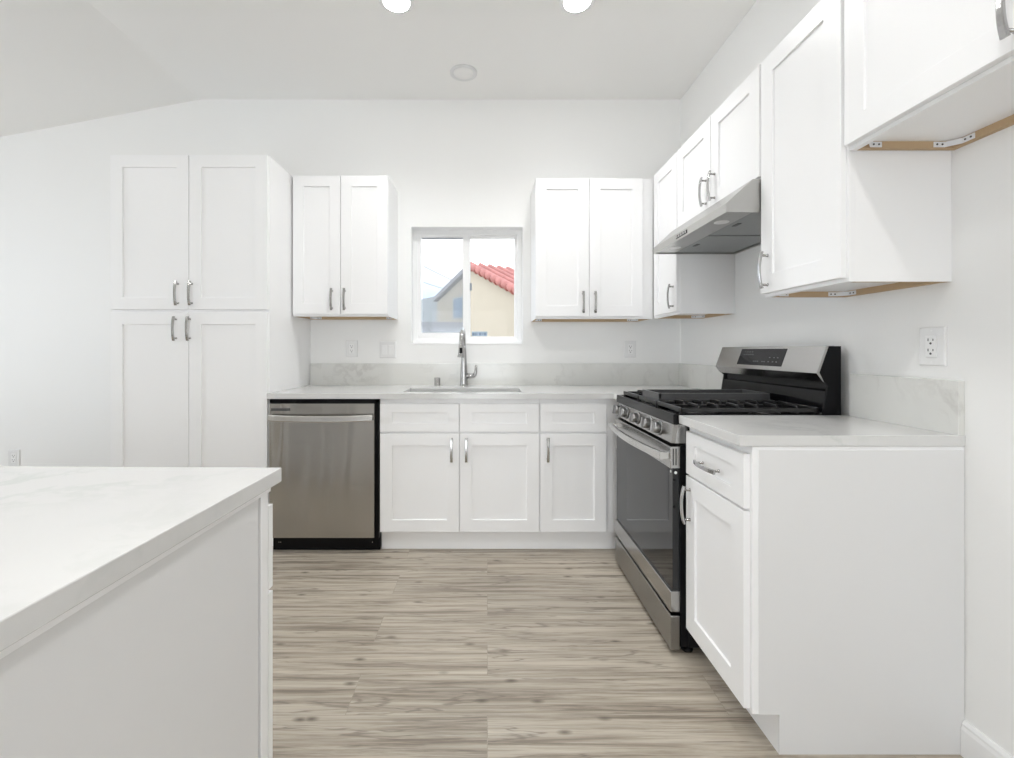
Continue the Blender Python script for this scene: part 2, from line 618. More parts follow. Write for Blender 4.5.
def baseboard(name, mb):
    return struct(mb.build(name, 'trim'))
bb = MB()
bb.prism([(XW, 0), (XW - 0.6, 0), (XW - 0.6, 3.0), (XW - 0.45, 3.35), (XW - 0.45, 3.6), (XW - 0.2, 3.95), (XW, 3.95)], 'y', YREAR, 51.2)
baseboard('baseboard_right', bb)
bb = MB()
bb.prism([(YB, 0), (YB - 0.6, 0), (YB - 0.6, 3.0), (YB - 0.45, 3.35), (YB - 0.45, 3.6), (YB - 0.2, 3.95), (YB, 3.95)], 'x', XL, -85.2)
baseboard('baseboard_back', bb)

# the window over the sink: vinyl slider set back in the opening
def window_kitchen():
    y = YB + 3.2
    f = MB()
    x0, x1, z0, z1 = WX0, WX1, WZ0, WZ1
    fw = 1.6
    ring(f, x0 + 0.3, x1 - 0.3, z0 + 0.3, z1 - 0.3, fw - .3, fw - .3, fw - .3, fw - .3, y, y + 2.6, 0.08)
    # painted return that lines the opening
    ring(f, x0 + 0.01, x1 - 0.01, z0 + 0.01, z1 - 0.01, .3, .3, .3, .3, YB - 0.12, y + 2.6, 0.03)
    root = f.build('window_1', 'vinyl')
    struct(root)
    # fixed right light
    xm0, xm1 = -7.0, -4.9
    r = MB()
    ring(r, xm0 + 0.4, x1 - fw + 0.1, z0 + fw - 0.1, z1 - fw + 0.1, xm1 - xm0 - 0.4, 0.85, 0.85, 0.85, y + 1.3, y + 2.3, 0.06)
    r.build('fixed_frame', 'vinyl', root)
    p = MB().box(xm1, x1 - fw - 0.7, y + 1.7, y + 1.82, z0 + fw + 0.7, z1 - fw - 0.7).build('pane', 'glass', root)
    # sliding left sash, in front
    s = MB()
    sx0, sx1, sz0, sz1 = x0 + fw - 0.1, xm1 - 0.15, z0 + fw - 0.1, z1 - fw + 0.1
    sw = 1.45
    ring(s, sx0, sx1, sz0, sz1, 1.0, sx1 - xm0, 1.9, 0.9, y + 0.15, y + 1.15, 0.06)
    sash = s.build('sliding_sash', 'vinyl', root)
    MB().box(sx0 + 1.1, xm0 + 0.05, y + 0.6, y + 0.7, sz0 + 1.6, sz1 - 0.9).build('pane', 'glass', sash)
    g = MB()
    g.box(sx0 + 1.1, xm0, y + 0.5, y + 0.66, sz1 - 1.22, sz1 - 0.95)
    g.build('gasket', 'gasket', sash)
    MB().box(sx0 + 1.1, xm0, y + 2.4, y + 2.43, sz0 + 1.4, sz1 - 0.8).build('insect_screen', 'screen', root)
    MB().box(xm1 - 0.15, xm1 + 0.45, y + 0.55, y + 1.2, 62.9, 65.0, 0.1).build('latch', 'gasket', root)
    k = MB()
    for (a, b_) in ((0.6, 1.15), (1.3, 1.7), (1.85, 2.05), (2.5, 3.1), (3.3, 3.6), (3.8, 4.6)):
        k.box(xm1 + a, xm1 + b_, y + 1.61, y + 1.635, z0 + fw + 1.05, z0 + fw + 1.9)
    build_multi('sticker', [(MB().box(xm1 + 0.4, xm1 + 4.9, y + 1.63, y + 1.69, z0 + fw + 0.85, z0 + fw + 2.2), 'sticker'), (k, 'sticker_ink')], root)
window_kitchen()

# unseen windows placed to light the room from beside and behind the camera
def unseen_window(name, x0, x1, y0, y1, z0, z1, nm):
    f = MB()
    t = 2.5
    horizontal = (x1 - x0) > (y1 - y0)
    a0, a1 = (x0, x1) if horizontal else (y0, y1)
    def bx(a, b, c, d):
        if horizontal:
            f.box(a, b, y0, y1, c, d, 0.1)
        else:
            f.box(x0, x1, a, b, c, d, 0.1)
    bx(a0, a0 + t, z0, z1)
    bx(a1 - t, a1, z0, z1)
    bx(a0, a1, z0, z0 + t)
    bx(a0, a1, z1 - t, z1)
    bx((a0 + a1) / 2 - t / 2, (a0 + a1) / 2 + t / 2, z0, z1)
    o = f.build(name, 'vinyl')
    struct(o)
    if horizontal:
        ym = (y0 + y1) / 2
        MB().box(x0, x1, ym - .1, ym + .1, z0, z1).build('pane', 'glass', o)
    else:
        xm = (x0 + x1) / 2
        MB().box(xm - .1, xm + .1, y0, y1, z0, z1).build('pane', 'glass', o)
unseen_window('unseen_window_left', XL - 4, XL - 1.5, LW[0], LW[1], LW[2], LW[3], 2)
unseen_window('unseen_window_rear', RW[0], RW[1], YREAR - 4, YREAR - 1.5, 0.0, RW[3], 3)
def daylight_fill(name, loc, rot, sx, sy, power):  # area lamps added at the unseen windows, imitating light from outside
    d = bpy.data.lights.new(name, 'AREA')
    d.shape = 'RECTANGLE'
    d.size, d.size_y = sx * S, sy * S
    d.energy = power
    d.color = (0.97, 0.99, 1.0)
    o = bpy.data.objects.new(name, d)
    COL.objects.link(o)
    o.location = tuple(c * S for c in loc)
    o.rotation_euler = rot
daylight_fill('rear_day_fill', ((RW[0] + RW[1]) / 2, YREAR - 0.5, 42), (PI / 2, 0, 0), RW[1] - RW[0] - 4, 80, FILL_REAR)
daylight_fill('left_day_fill', (XL - 0.5, (LW[0] + LW[1]) / 2, (LW[2] + LW[3]) / 2), (0, -PI / 2, 0), LW[3] - LW[2] - 4, LW[1] - LW[0] - 4, FILL_LEFT)
pd = bpy.data.lights.new('window_portal', 'AREA')
pd.shape = 'RECTANGLE'
pd.size, pd.size_y = 31 * S, 32 * S
pd.cycles.is_portal = True
po = bpy.data.objects.new('window_portal', pd)
COL.objects.link(po)
po.location = (-5.6 * S, (YB + 5.9) * S, 64 * S)
po.rotation_euler = (-PI / 2, 0, 0)

# ------------------------------------------------------------------ ceiling fixtures
def recessed(x, y, label, m, group, strength_name='diffuser'):
    t = thing('recessed_light', label, 'ceiling light', (x, y, ceil_z(x) - 0.35), 0, group)
    MB().lathe((0, 0, 0), [(2.6, 0.0), (3.2, 0.0), (3.45, 0.12), (3.5, 0.35), (2.6, 0.35)], 32).build('trim_ring', 'trim', t)
    MB().lathe((0, 0, 0), [(2.62, -0.02), (2.62, 0.10)], 32).build('diffuser', m, t)
    if m == 'can':
        d = bpy.data.lights.new('lamp_beam', 'SPOT')
        d.energy = CAN_SPOT
        d.spot_size = math.radians(134)
        d.spot_blend = 0.9
        d.shadow_soft_size = 0.06
        d.color = (1.0, 1.0, 0.99)
        o = bpy.data.objects.new('lamp_beam', d)
        COL.objects.link(o)
        o.parent = t
        o.location = (0, 0, -0.08 * S)
    return t
recessed(-18.2, 91.0, 'lit round recessed ceiling light, left one at top of photo', 'can', 'recessed lights in the kitchen ceiling')
recessed(18.0, 91.0, 'lit round recessed ceiling light, right one at top of photo', 'can', 'recessed lights in the kitchen ceiling')
for (x, y, wh) in ((-18, 20, 'kitchen fill light, added unseen behind the aisle pair, left of the camera'), (18, 20, 'kitchen fill light, added unseen behind the aisle pair, right of the camera')):  # unseen lamps added behind the aisle pair for more light
    recessed(x, y, 'round recessed ' + wh, 'can', 'recessed lights in the kitchen ceiling')
for (x, y, wh) in ((-120, 40, 'beside the island'), (-120, -80, 'at the rear left'), (-20, -80, 'at the rear right')):  # lamps out of view, added to brighten the room
    recessed(x, y, 'round recessed fill light added unseen in the living area ceiling, ' + wh, 'can_fill', 'added fill lights in the unseen living area')
t = thing('ceiling_cover', 'round unlit white cover plate on ceiling above window', 'ceiling cover', (-6.0, 114.6, HC - 0.3))
MB().lathe((0, 0, 0), [(2.55, 0.06), (2.6, 0.0), (3.3, 0.0), (3.42, 0.08), (3.45, 0.3), (2.55, 0.3)], 36).build('rim', 'rim', t)
MB().lathe((0, 0, 0), [(0.01, 0.05), (2.5, 0.06), (2.56, 0.16)], 36).build('cover_disc', 'ceiling', t)

# ------------------------------------------------------------------ cabinet builder
def shaker(x0, x1, z0, z1, stile=2.7, rail=2.7, t=0.75):
    """recessed-panel door or drawer front; front face at y = -t, back at y = 0"""
    mb = MB()
    f = -t
    b = 0.07
    def inner(y, ins):
        return [(x0 + stile + ins, y, z0 + rail + ins), (x1 - stile - ins, y, z0 + rail + ins),
                (x1 - stile - ins, y, z1 - rail - ins), (x0 + stile + ins, y, z1 - rail - ins)]
    rings = [rect(x0, x1, z0, z1, -0.03), rect(x0, x1, z0, z1, f + b), rect(x0, x1, z0, z1, f + b * .3, b * .3), rect(x0, x1, z0, z1, f, b),
             inner(f, 0), inner(f + 0.04, 0.03), inner(f + 0.30, 0.05)]
    mb.loft(rings, True, True)
    return mb

def pull(length, vertical=True):
    """arched bar pull, bar standing off towards -y, centred on the origin"""
    mb = MB()
    n = 12
    pts, ws, hs = [], [], []
    for i in range(n + 1):
        u = i / n * 2 - 1
        bow = 0.62 * (1 - abs(u) ** 2.2)
        p = -0.88 - bow * 0.62
        a = u * length / 2
        pts.append((0, p, a) if vertical else (a, p, 0))
        ws.append(0.58 - 0.10 * (1 - abs(u)))
        hs.append(0.30)
    mb.sweep(pts, (1, 0, 0) if vertical else (0, 0, 1), ws, hs)
    for s in (-1, 1):
        a = s * (length / 2 - 0.55)
        c = (0, 0, a) if vertical else (a, 0, 0)
        mb.lathe(c, [(0.24, 0.0), (0.24, -0.08), (0.17, -0.14), (0.16, -0.95)], 12, 'y')
    return mb

def add_front(root, kind, x0, x1, z0, z1, handle=None, rail=2.7):
    d = shaker(x0, x1, z0, z1, 2.7, rail).build(kind, 'cab', root)
    if handle:
        hx, hz, vert = handle
        h = pull(5.4, vert).build('handle', 'chrome', d)
        h.location = (hx * S, -0.75 * S, hz * S)
    return d

def wall_cabinet(label, loc, rz, W, D, H, doors, brackets, group=None, cat='cabinet', filler=None):
    t = thing('wall_cabinet', label, cat, loc, rz, group)
    b = MB()
    b.box(0.05, W - 0.05, 0.75, D, 0.8, H)                    # carcass above the recessed bottom
    b.box(0.0, W, 0.0, 0.75, 0.0, H, 0.04)                    # face frame
    b.box(0.05, 0.12, 0.75, D, 0.0, 0.8)
    b.box(W - 0.12, W - 0.05, 0.75, D, 0.0, 0.8)
    b.build('body', 'cab', t)
    r = MB()
    r.prism([(0.12, 0.75), (0.12, D), (W - 0.12, D), (W - 0.12, 0.75), (W - 0.73, 0.75), (W - 0.73, D - 0.68), (0.73, D - 0.68), (0.73, 0.75)], 'z', 0.01, 0.8)
    ro = r.build('bottom_rail', 'ply', t)
    ro['label'] = 'raw brown plywood rail'
    for (cx, cy, sx, sy) in brackets:                          # corner plates: two legs with a bent middle
        m = MB()
        L = 2.3
        x_in = 0.74 if cx == 0 else W - 0.74
        y_in = 0.76 if cy == 0 else D - 0.69
        th = 0.07
        m.prism([(x_in, y_in + sy * 1.0), (x_in, y_in + sy * L), (x_in + sx * th, y_in + sy * L), (x_in + sx * th, y_in + sy * 1.0),
                 (x_in + sx * 1.0, y_in + sy * th), (x_in + sx * L, y_in + sy * th), (x_in + sx * L, y_in), (x_in + sx * 1.0, y_in)], 'z', 0.10, 0.70)
        k = MB()
        for d_ in (1.35, 1.95):
            k.lathe((x_in + sx * (th + 0.01), y_in + sy * d_, 0.4), [(0.11, 0), (0.11, sx * 0.04)], 10, 'x')
            k.lathe((x_in + sx * d_, y_in + sy * (th + 0.01), 0.4), [(0.11, 0), (0.11, sy * 0.04)], 10, 'y')
        build_multi('corner_bracket', [(m, 'bracket'), (k, 'screw')], t)
    for d in doors:
        add_front(t, 'door', *d)
    if filler:
        MB().box(filler[0], filler[1], -0.70, 0, 0.0, H, 0.03).build('filler_strip', 'cab', t)
    return t

# wall cabinets on the back wall
FRONT_WALL = YB - 12.0
Hl = TOP_L - BOTTOM_L
lc = -49.05
wall_cabinet('white two-door wall cabinet between tall pantry and window', (lc, FRONT_WALL, BOTTOM_L), 0, 24.1, 11.98, Hl,
             [(0.15, 12.08, 0.55, Hl - 0.1, (10.1, 4.2, True)), (12.22, 24.0, 0.55, Hl - 0.1, (13.3, 4.2, True))],
             [(0, 1, 1, -1), (1, 1, -1, -1)])
Hr = TOP_R - BOTTOM_R
rc = 12.1
wall_cabinet('white two-door wall cabinet right of window, above the corner counter', (rc, FRONT_WALL, BOTTOM_R), 0, 41.85 - rc, 11.98, Hr,
             [(0.1, 13.47, 0.6, Hr - 0.1, (11.9, 4.1, True)), (13.6, 27.0, 0.6, Hr - 0.1, (14.9, 4.1, True))],
             [(0, 1, 1, -1), (1, 1, -1, -1)], filler=None)
# right wall, from the corner towards the camera
XF = XW - 12.0
def right_cab(label, yfar, ynear, z0, z1, doors, brackets):
    return wall_cabinet(label, (XF, yfar, z0), RIGHT, yfar - ynear, 11.98, z1 - z0, doors, brackets)
right_cab('white narrow one-door wall cabinet in the corner, beyond the range hood', 114.1, 98.75, BOTTOM_R, TOP_R,
          [(1.7, 15.2, 0.6, Hr - 0.1, (13.5, 4.0, True))], [(0, 1, 1, -1), (1, 1, -1, -1)])
Ho = TOP_R - 71.6
right_cab('white short two-door wall cabinet mounted directly above range hood', 98.65, 68.7, 71.6, TOP_R,
          [(0.15, 14.75, 0.4, Ho - 0.1, (13.15, 3.8, True)), (14.9, 29.8, 0.4, Ho - 0.1, (16.4, 3.8, True))], [])
right_cab('white tall one-door wall cabinet with exposed side, between hood and over-fridge cabinet', 68.6, 52.7, BOTTOM_R, TOP_R,
          [(0.2, 15.6, 0.5, Hr - 0.1, (1.9, 3.8, True))], [(0, 1, 1, -1), (0, 0, 1, 1)])
Hf = TOP_R - 68.7
right_cab('white over-fridge wall cabinet at top right, nearest the camera', 52.6, 16.0, 68.7, TOP_R,
          [(0.15, 18.25, 0.45, Hf - 0.1, (17.25, 3.95, True)), (18.4, 36.4, 0.45, Hf - 0.1, (19.9, 3.5, True))], [(0, 1, 1, -1), (0, 0, 1, 1)])

# tall pantry
FB = YB - 24.0                                                 # face-frame plane of the back base run
t = thing('pantry_cabinet', 'white tall four-door pantry cabinet left of dishwasher', 'cabinet', (-84.95, FB, 0))
b = MB()
b.box(0.04, 35.57, 0.75, 23.98, 4.5, 89.7)
b.box(0, 35.61, 0, 0.75, 4.5, 89.7, 0.04)
b.build('body', 'cab', t)
MB().box(0.1, 35.55, 3.0, 23.9, 0.0, 4.5).build('toe_kick', 'cab', t)
for (x0, x1, hx) in ((0.15, 17.75, 15.45), (17.88, 35.45, 18.55)):
    add_front(t, 'door', x0, x1, 54.85, 89.6, (hx, 58.4, True))
    add_front(t, 'door', x0, x1, 4.75, 54.2, (hx - 0.45, 50.5, True))

# ------------------------------------------------------------------ base cabinets
def base_cabinet(label, loc, rz, W, D, fronts, hollow=False, toe=(3.0, None)):
    t = thing('base_cabinet', label, 'cabinet', loc, rz)
    b = MB()
    if hollow:
        b.box(0.06, 0.7, 0.75, D, 4.5, 34.75)
        b.box(W - 0.7, W - 0.06, 0.75, D, 4.5, 34.75)
        b.box(0.7, W - 0.7, D - 0.3, D, 4.5, 34.75)
        b.box(0.7, W - 0.7, 0.75, D - 0.3, 4.5, 5.2)
    else:
        b.box(0.06, W - 0.06, 0.75, D, 4.5, 34.75)
    b.box(0, W, 0, 0.75, 4.5, 34.75, 0.04)
    b.build('body', 'cab', t)
    if toe:
        MB().box(0.0, W, toe[0], D, 0, 4.5).build('toe_kick', 'cab', t)
    for f in fronts:
        add_front(t, *f)
    return t
X0 = -24.3
base_cabinet('white sink base cabinet with two doors, right of dishwasher', (X0, FB, 0), 0, 36.1, 23.95,
             [('false_drawer_front', 0.15, 17.95, 27.3, 33.6, None, 1.9), ('false_drawer_front', 18.1, 35.95, 27.3, 33.6, None, 1.9),
              ('door', 0.15, 17.95, 4.75, 26.9, (16.3, 23.4, True)), ('door', 18.1, 35.95, 4.75, 26.9, (19.6, 23.4, True))], True, (1.6, 0))
base_cabinet('white one-door base cabinet between sink cabinet and range', (X0 + 36.12, FB, 0), 0, 18.0, 23.95,
             [('drawer', 0.1, 15.0, 27.3, 33.6, None, 1.9), ('door', 0.1, 15.0, 4.75, 26.9, (1.75, 23.4, True))], False, (1.6, 0))
nb = base_cabinet('white base cabinet with plain side panel, in foreground beside range', (XW - 24.0, 67.25, 0), RIGHT, 15.95, 23.98,
                  [('drawer', 0.5, 15.5, 27.6, 33.8, (7.9, 30.4, False), 1.7), ('door', 0.5, 15.5, 4.85, 27.3, (1.9, 23.4, True))])
e = MB()
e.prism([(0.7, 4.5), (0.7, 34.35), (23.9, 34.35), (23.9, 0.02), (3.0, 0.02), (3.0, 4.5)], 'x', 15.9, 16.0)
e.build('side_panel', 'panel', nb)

# ------------------------------------------------------------------ dishwasher
t = thing('dishwasher', 'stainless steel dishwasher under counter beside tall pantry', 'dishwasher', (-49.2, FB, 0))
b = MB()
b.box(0.1, 24.75, 0.3, 22.0, 3.2, 34.6)
b.box(0.1, 24.75, -0.35, 0.3, 33.75, 34.6)
b.box(23.95, 24.75, -0.35, 0.3, 3.2, 34.6)
b.box(0.3, 24.7, 1.2, 22.0, 0.3, 3.2)
b.box(0.35, 24.75, 0.75, 1.3, 0.15, 3.3, 0.05)
b.build('body', 'black', t)
d = MB()
d.box(0.25, 23.85, -1.1, 0.25, 3.55, 33.7, 0.12)
door = d.build('door', 'steel_door', t)
h = MB()
pts, n = [], 16
for i in range(n + 1):
    u = i / n * 2 - 1
    pts.append((12.1 + u * 11.5, -1.9 - 0.85 * (1 - u ** 2), 30.6 - 0.15 * (1 - u * u)))
h.sweep(pts, (0, 0, 1), 1.4, 0.6)
for s in (-1, 1):
    h.box(12.1 + s * 10.9 - 0.5, 12.1 + s * 10.9 + 0.5, -2.05, -1.05, 30.15, 31.05, 0.05)
h.build('handle', 'steel_bright', door)
MB().box(0.75, 5.0, -1.14, -1.08, 32.05, 32.65).build('vent_badge', 'screw', door)
for x in (1.7, 2.1, 23.0):
    MB().lathe((x, 0.74, 1.9), [(0.12, 0), (0.12, -0.05)], 10, 'y').build('kick_screw', 'chrome', t)

# ------------------------------------------------------------------ worktops and splashes
CF = YB - 25.5                                                # front edge of the back worktop
SX0, SX1, SY0, SY1 = -19.7, 8.0, 105.4, 115.6                  # sink cut-out
c = MB()
z0, z1 = 34.8, 36.0
c.box(-49.25, SX0, CF, YB - 0.02, z0, z1)
c.box(SX0, SX1, CF, SY0, z0, z1)
c.box(SX0, SX1, SY1, YB - 0.02, z0, z1)
c.box(SX1, 28.4, CF, YB - 0.02, z0, z1)
c.box(28.4, XW - 0.02, 97.85, YB - 0.02, z0, z1)
tag(c.build('countertop', 'quartz'), 'white quartz worktop along back wall, around the sink', 'countertop')
c = MB()
c.box(XW - 25.5, XW - 0.02, 51.2, 67.4, 34.8, 36.0, 0.05)
tag(c.build('countertop', 'quartz'), 'short white quartz worktop on foreground cabinet beside range', 'countertop')
tag(MB().box(-49.2, XW - 0.75, YB - 0.75, YB - 0.01, 36.0, 42.0, 0.04).build('backsplash', 'splash'), 'long low grey-white quartz backsplash along back wall under the window', 'backsplash')
tag(MB().box(XW - 0.72, XW - 0.01, 97.9, YB - 0.03, 36.0, 42.0, 0.04).build('backsplash', 'splash'), 'quartz backsplash on right wall in the corner beyond range', 'backsplash')
tag(MB().box(XW - 0.75, XW - 0.01, 51.3, 66.7, 36.0, 42.2, 0.04).build('backsplash', 'splash'), 'quartz backsplash on right wall above foreground worktop, below outlet', 'backsplash')

# sink
def rrect(x0, x1, y0, y1, r, z, n=5):
    out = []
    for cx, cy, a0 in ((x1 - r, y1 - r, 0), (x0 + r, y1 - r, PI / 2), (x0 + r, y0 + r, PI), (x1 - r, y0 + r, 1.5 * PI)):
        for i in range(n + 1):
            a = a0 + PI / 2 * i / n
            out.append((cx + r * math.cos(a), cy + r * math.sin(a), z))
    return out
t = thing('kitchen_sink', 'stainless undermount sink set in worktop below window', 'sink', ((SX0 + SX1) / 2, (SY0 + SY1) / 2, 26.0))
hx, hy = (SX1 - SX0) / 2, (SY1 - SY0) / 2
s = MB()
s.loft([rrect(-hx - 0.6, hx + 0.6, -hy - 0.6, hy + 0.6, 0.8, 8.7), rrect(-hx - .55, hx + .55, -hy - .55, hy + .55, 0.8, 8.78),
        rrect(-hx - 0.45, hx + 0.45, -hy - 0.45, hy + 0.45, 0.8, 8.7), rrect(-hx - 0.3, hx + 0.3, -hy - 0.3, hy + 0.3, 0.8, 0.6),
        rrect(-hx + 0.7, hx - 0.7, -hy + 0.7, hy - 0.7, 1.0, 0.12), rrect(-1, 1, -1, 1, 0.9, 0.02)], False, True, True)
s.build('basin', 'steel_sink', t)
MB().lathe((0, 0, 0), [(0.6, 0.05), (1.6, 0.05), (1.75, 0.14), (1.7, 0.02)], 24).build('drain', 'chrome', t)

# faucet
FX, FY = -6.35, 123.3
t = thing('kitchen_faucet', 'brushed steel pull-down faucet standing behind sink', 'faucet', (FX, FY, 36.0), math.radians(-2.5))
MB().lathe((0, 0, 0), [(1.15, 0.0), (1.15, 0.18), (1.05, 0.3), (1.02, 0.6), (0.97, 3.0), (0.84, 6.0), (0.68, 8.5), (0.6, 10.0), (0.55, 11.0)], 24).build('faucet_body', 'chrome', t)
pts = [(0, 0, 10.6), (0, 0, 11.3)]
R = 3.6
for i in range(1, 15):
    a = PI * i / 14
    pts.append((0, -R + R * math.cos(a), 11.6 + R * math.sin(a)))
pts.append((0, -2 * R, 11.2))
MB().tube(pts, 0.52, 16).build('spout', 'chrome', t)
hd = MB()
hd.lathe((0, -2 * R, 0), [(0.55, 11.4), (0.62, 11.2), (0.70, 10.0), (0.84, 8.6), (0.98, 8.1), (0.98, 7.9), (0.7, 7.85)], 20)
head = hd.build('spray_head', 'chrome', t)
MB().box(-0.36, 0.36, -2 * R - 0.86, -2 * R - 0.6, 8.9, 10.3, 0.08).build('spray_button', 'black', head)
lv = MB()
lv.tube([(0.6, 0, 2.7), (1.8, 0, 2.7), (2.9, 0, 2.75)], [0.72, 0.7, 0.64], 16)
lv.tube([(2.7, 0, 2.75), (3.05, 0, 3.0), (3.2, -0.05, 3.9), (3.3, -0.1, 5.6)], [0.55, 0.5, 0.38, 0.32], 12)
lv.build('lever', 'chrome', t)
t = tag(MB().lathe((0, 0, 0), [(0.9, 0.0), (0.9, 0.1), (0.82, 0.15), (0.82, 2.1), (0.76, 2.3), (0.3, 2.34)], 24).build('air_gap_cap', 'chrome'),
        'small steel air gap cap on worktop left of faucet', 'air gap')
t.location = (-13.5 * S, 122.6 * S, 36.0 * S)

# ------------------------------------------------------------------ outlets and switch
def duplex(mb_plate_w, label, loc, rz, mark=True):
    t = thing('wall_outlet', label, 'outlet', loc, rz)
    w2, h2 = mb_plate_w / 2, 2.35
    p = MB()
    p.loft([rect(-w2, w2, -h2, h2, 0), rect(-w2, w2, -h2, h2, -0.12), rect(-w2, w2, -h2, h2, -0.25, 0.16)], True, True)
    p.build('cover_plate', 'plate', t)
    d = MB().box(-0.68, 0.68, -0.36, -0.2, -1.32, 1.32, 0.05)
    s = MB()
    for zc in (-0.62, 0.62):
        s.box(-0.36, -0.25, -0.375, -0.34, zc + 0.02, zc + 0.34)
        s.box(0.25, 0.36, -0.375, -0.34, zc + 0.04, zc + 0.30)
        s.lathe((0, -0.345, zc - 0.26), [(0.14, 0), (0.14, -0.03)], 10, 'y')
    build_multi('receptacle', [(d, 'plastic'), (s, 'slot')], t)
    for zc in (-1.9, 1.9):
        MB().lathe((0, -0.24, zc), [(0.1, 0), (0.1, -0.03)], 10, 'y').build('plate_screw', 'plastic', t)
    return t
duplex(3.2, 'white wall outlet left of window, above backsplash', (-37.8, YB - 0.01, 46.1), 0)
duplex(3.2, 'white wall outlet on back wall right of window, near the corner', (39.9, YB - 0.01, 46.0), 0)
duplex(3.3, 'white wall outlet on right wall above foreground worktop', (XW - 0.01, 54.9, 46.1), RIGHT)
duplex(3.2, 'low white wall outlet at far left, just above the island', (-132.0, YB - 0.01, 15.6), 0)
t = thing('light_switch', 'white two-gang rocker switch plate beside window left edge', 'switch', (-27.7, YB - 0.01, 45.8))
p = MB()
p.loft([rect(-2.3, 2.3, -2.3, 2.3, 0), rect(-2.3, 2.3, -2.3, 2.3, -0.12), rect(-2.3, 2.3, -2.3, 2.3, -0.25, 0.16)], True, True)
p.build('cover_plate', 'plate', t)
for x in (-0.9, 0.9):
    r = MB()
    r.loft([rect(x - 0.68, x + 0.68, -1.32, 1.32, -0.2), rect(x - 0.66, x + 0.66, -1.3, 1.3, -0.3),
            [(x - 0.62, -0.30, -1.25), (x + 0.62, -0.30, -1.25), (x + 0.62, -0.44, 1.25), (x - 0.62, -0.44, 1.25)]], True, True)
    r.build('rocker', 'plastic', t)

# ------------------------------------------------------------------ range hood (local: x towards camera 0..30, y 0 at front lip .. wall)
HX = 36.1
DW = XW - HX
t = thing('range_hood', 'stainless steel under-cabinet range hood above the range', 'range hood', (HX, 98.62, 66.5), RIGHT)
b = MB()
prof = [(0.0, 0.0), (0.0, 1.35), (4.0, 5.0), (DW - 0.05, 5.0), (DW - 0.05, 0.0), (DW - 0.5, 0.0), (DW - 0.5, 0.7), (0.35, 0.7), (0.35, 0.0)]
b.prism(prof, 'x', 0.35, 29.65)
full = [(0.0, 0.0), (0.0, 1.35), (4.0, 5.0), (DW - 0.05, 5.0), (DW - 0.05, 0.0)]
b.prism(full, 'x', 0.0, 0.35)
b.prism(full, 'x', 29.65, 30.0)
b.build('canopy', 'hood', t)
MB().box(0.4, 29.6, 0.4, 4.4, 0.18, 0.62).build('light_panel', 'hood', t)
for x0, x1 in ((0.6, 14.65), (15.35, 29.4)):
    f = MB().box(x0, x1, 4.6, DW - 0.7, 0.22, 0.66, 0.05).build('filter', 'filter', t)
    xm = (x0 + x1) / 2
    MB().box(xm - 0.9, xm + 0.9, 5.4, 6.1, 0.12, 0.24, 0.04).build('filter_pull', 'screw', f)
for x in (5.5, 24.0):
    MB().lathe((x, 2.4, 0), [(1.15, 0.2), (1.15, 0.12), (0.9, 0.1)], 24).build('lamp_lens', 'lens', t)
k = MB().box(11.8, 16.6, -0.05, 0.02, 0.35, 1.0, 0.02).build('switch_panel', 'black', t)
for i in range(5):
    MB().box(12.05 + i * 0.92, 12.65 + i * 0.92, -0.14, -0.04, 0.45, 0.9, 0.02).build('button', 'chrome', k)

# ------------------------------------------------------------------ gas range (local: x towards camera 0..30, y from front face to the wall)
RX = 27.45
DR = XW - RX
t = thing('gas_range', 'freestanding stainless and black gas range on right wall', 'range', (RX, 97.75, 0), RIGHT)
b = MB()
b.box(0.1, 29.9, 2.6, DR - 1.3, 1.2, 35.3)
b.box(0.25, 29.75, 1.5, 2.6, 1.2, 31.4)
b.build('body', 'black', t)
for x in (1.6, 28.4):
    for y in (3.0, DR - 2.5):
        MB().lathe((x, y, 0), [(0.85, 0.0), (0.85, 0.3), (0.4, 0.4), (0.4, 1.3)], 16).build('leg', 'black', t)
MB().box(0.3, 29.7, 0.0, 1.4, 0.75, 5.85, 0.12).build('drawer', 'steel_front', t)
d = MB()
d.box(0.3, 29.7, -0.02, 1.5, 6.4, 9.5, 0.1)
d.box(0.3, 29.7, -0.02, 1.5, 27.9, 31.2, 0.1)
d.box(0.3, 1.0, 0.45, 1.15, 9.4, 28.0)
door = d.build('oven_door', 'steel_x', t)
MB().box(0.28, 29.72, 0.30, 1.48, 9.48, 27.92, 0.04).build('oven_glass', 'ovenglass', door)
for y in (0.42, 0.82):
    MB().box(29.66, 29.72, y - 0.09, y + 0.09, 28.4, 30.9).build('side_vent', 'slot', door)
MB().lathe((29.1, 0.31, 27.35), [(0.22, 0), (0.22, -0.07), (0.15, -0.1)], 12, 'y').build('door_rivet', 'plastic', door)
MB().lathe((29.71, 0.75, 27.3), [(0.22, 0), (0.22, 0.06), (0.15, 0.09)], 12, 'x').build('door_rivet', 'plastic', door)
h = MB()
pts, n = [], 20
for i in range(n + 1):
    u = i / n * 2 - 1
    pts.append((15.0 + u * 14.3, -1.15 - 1.1 * (1 - abs(u) ** 2.0), 29.75))
h.sweep(pts, (0, 0, 1), 1.15, 0.6)
for s in (-1, 1):
    x = 15 + s * 13.75
    h.box(x - 0.55, x + 0.55, -1.5, 0.0, 29.25, 30.25, 0.06)
h.build('handle', 'steel_bright', door)
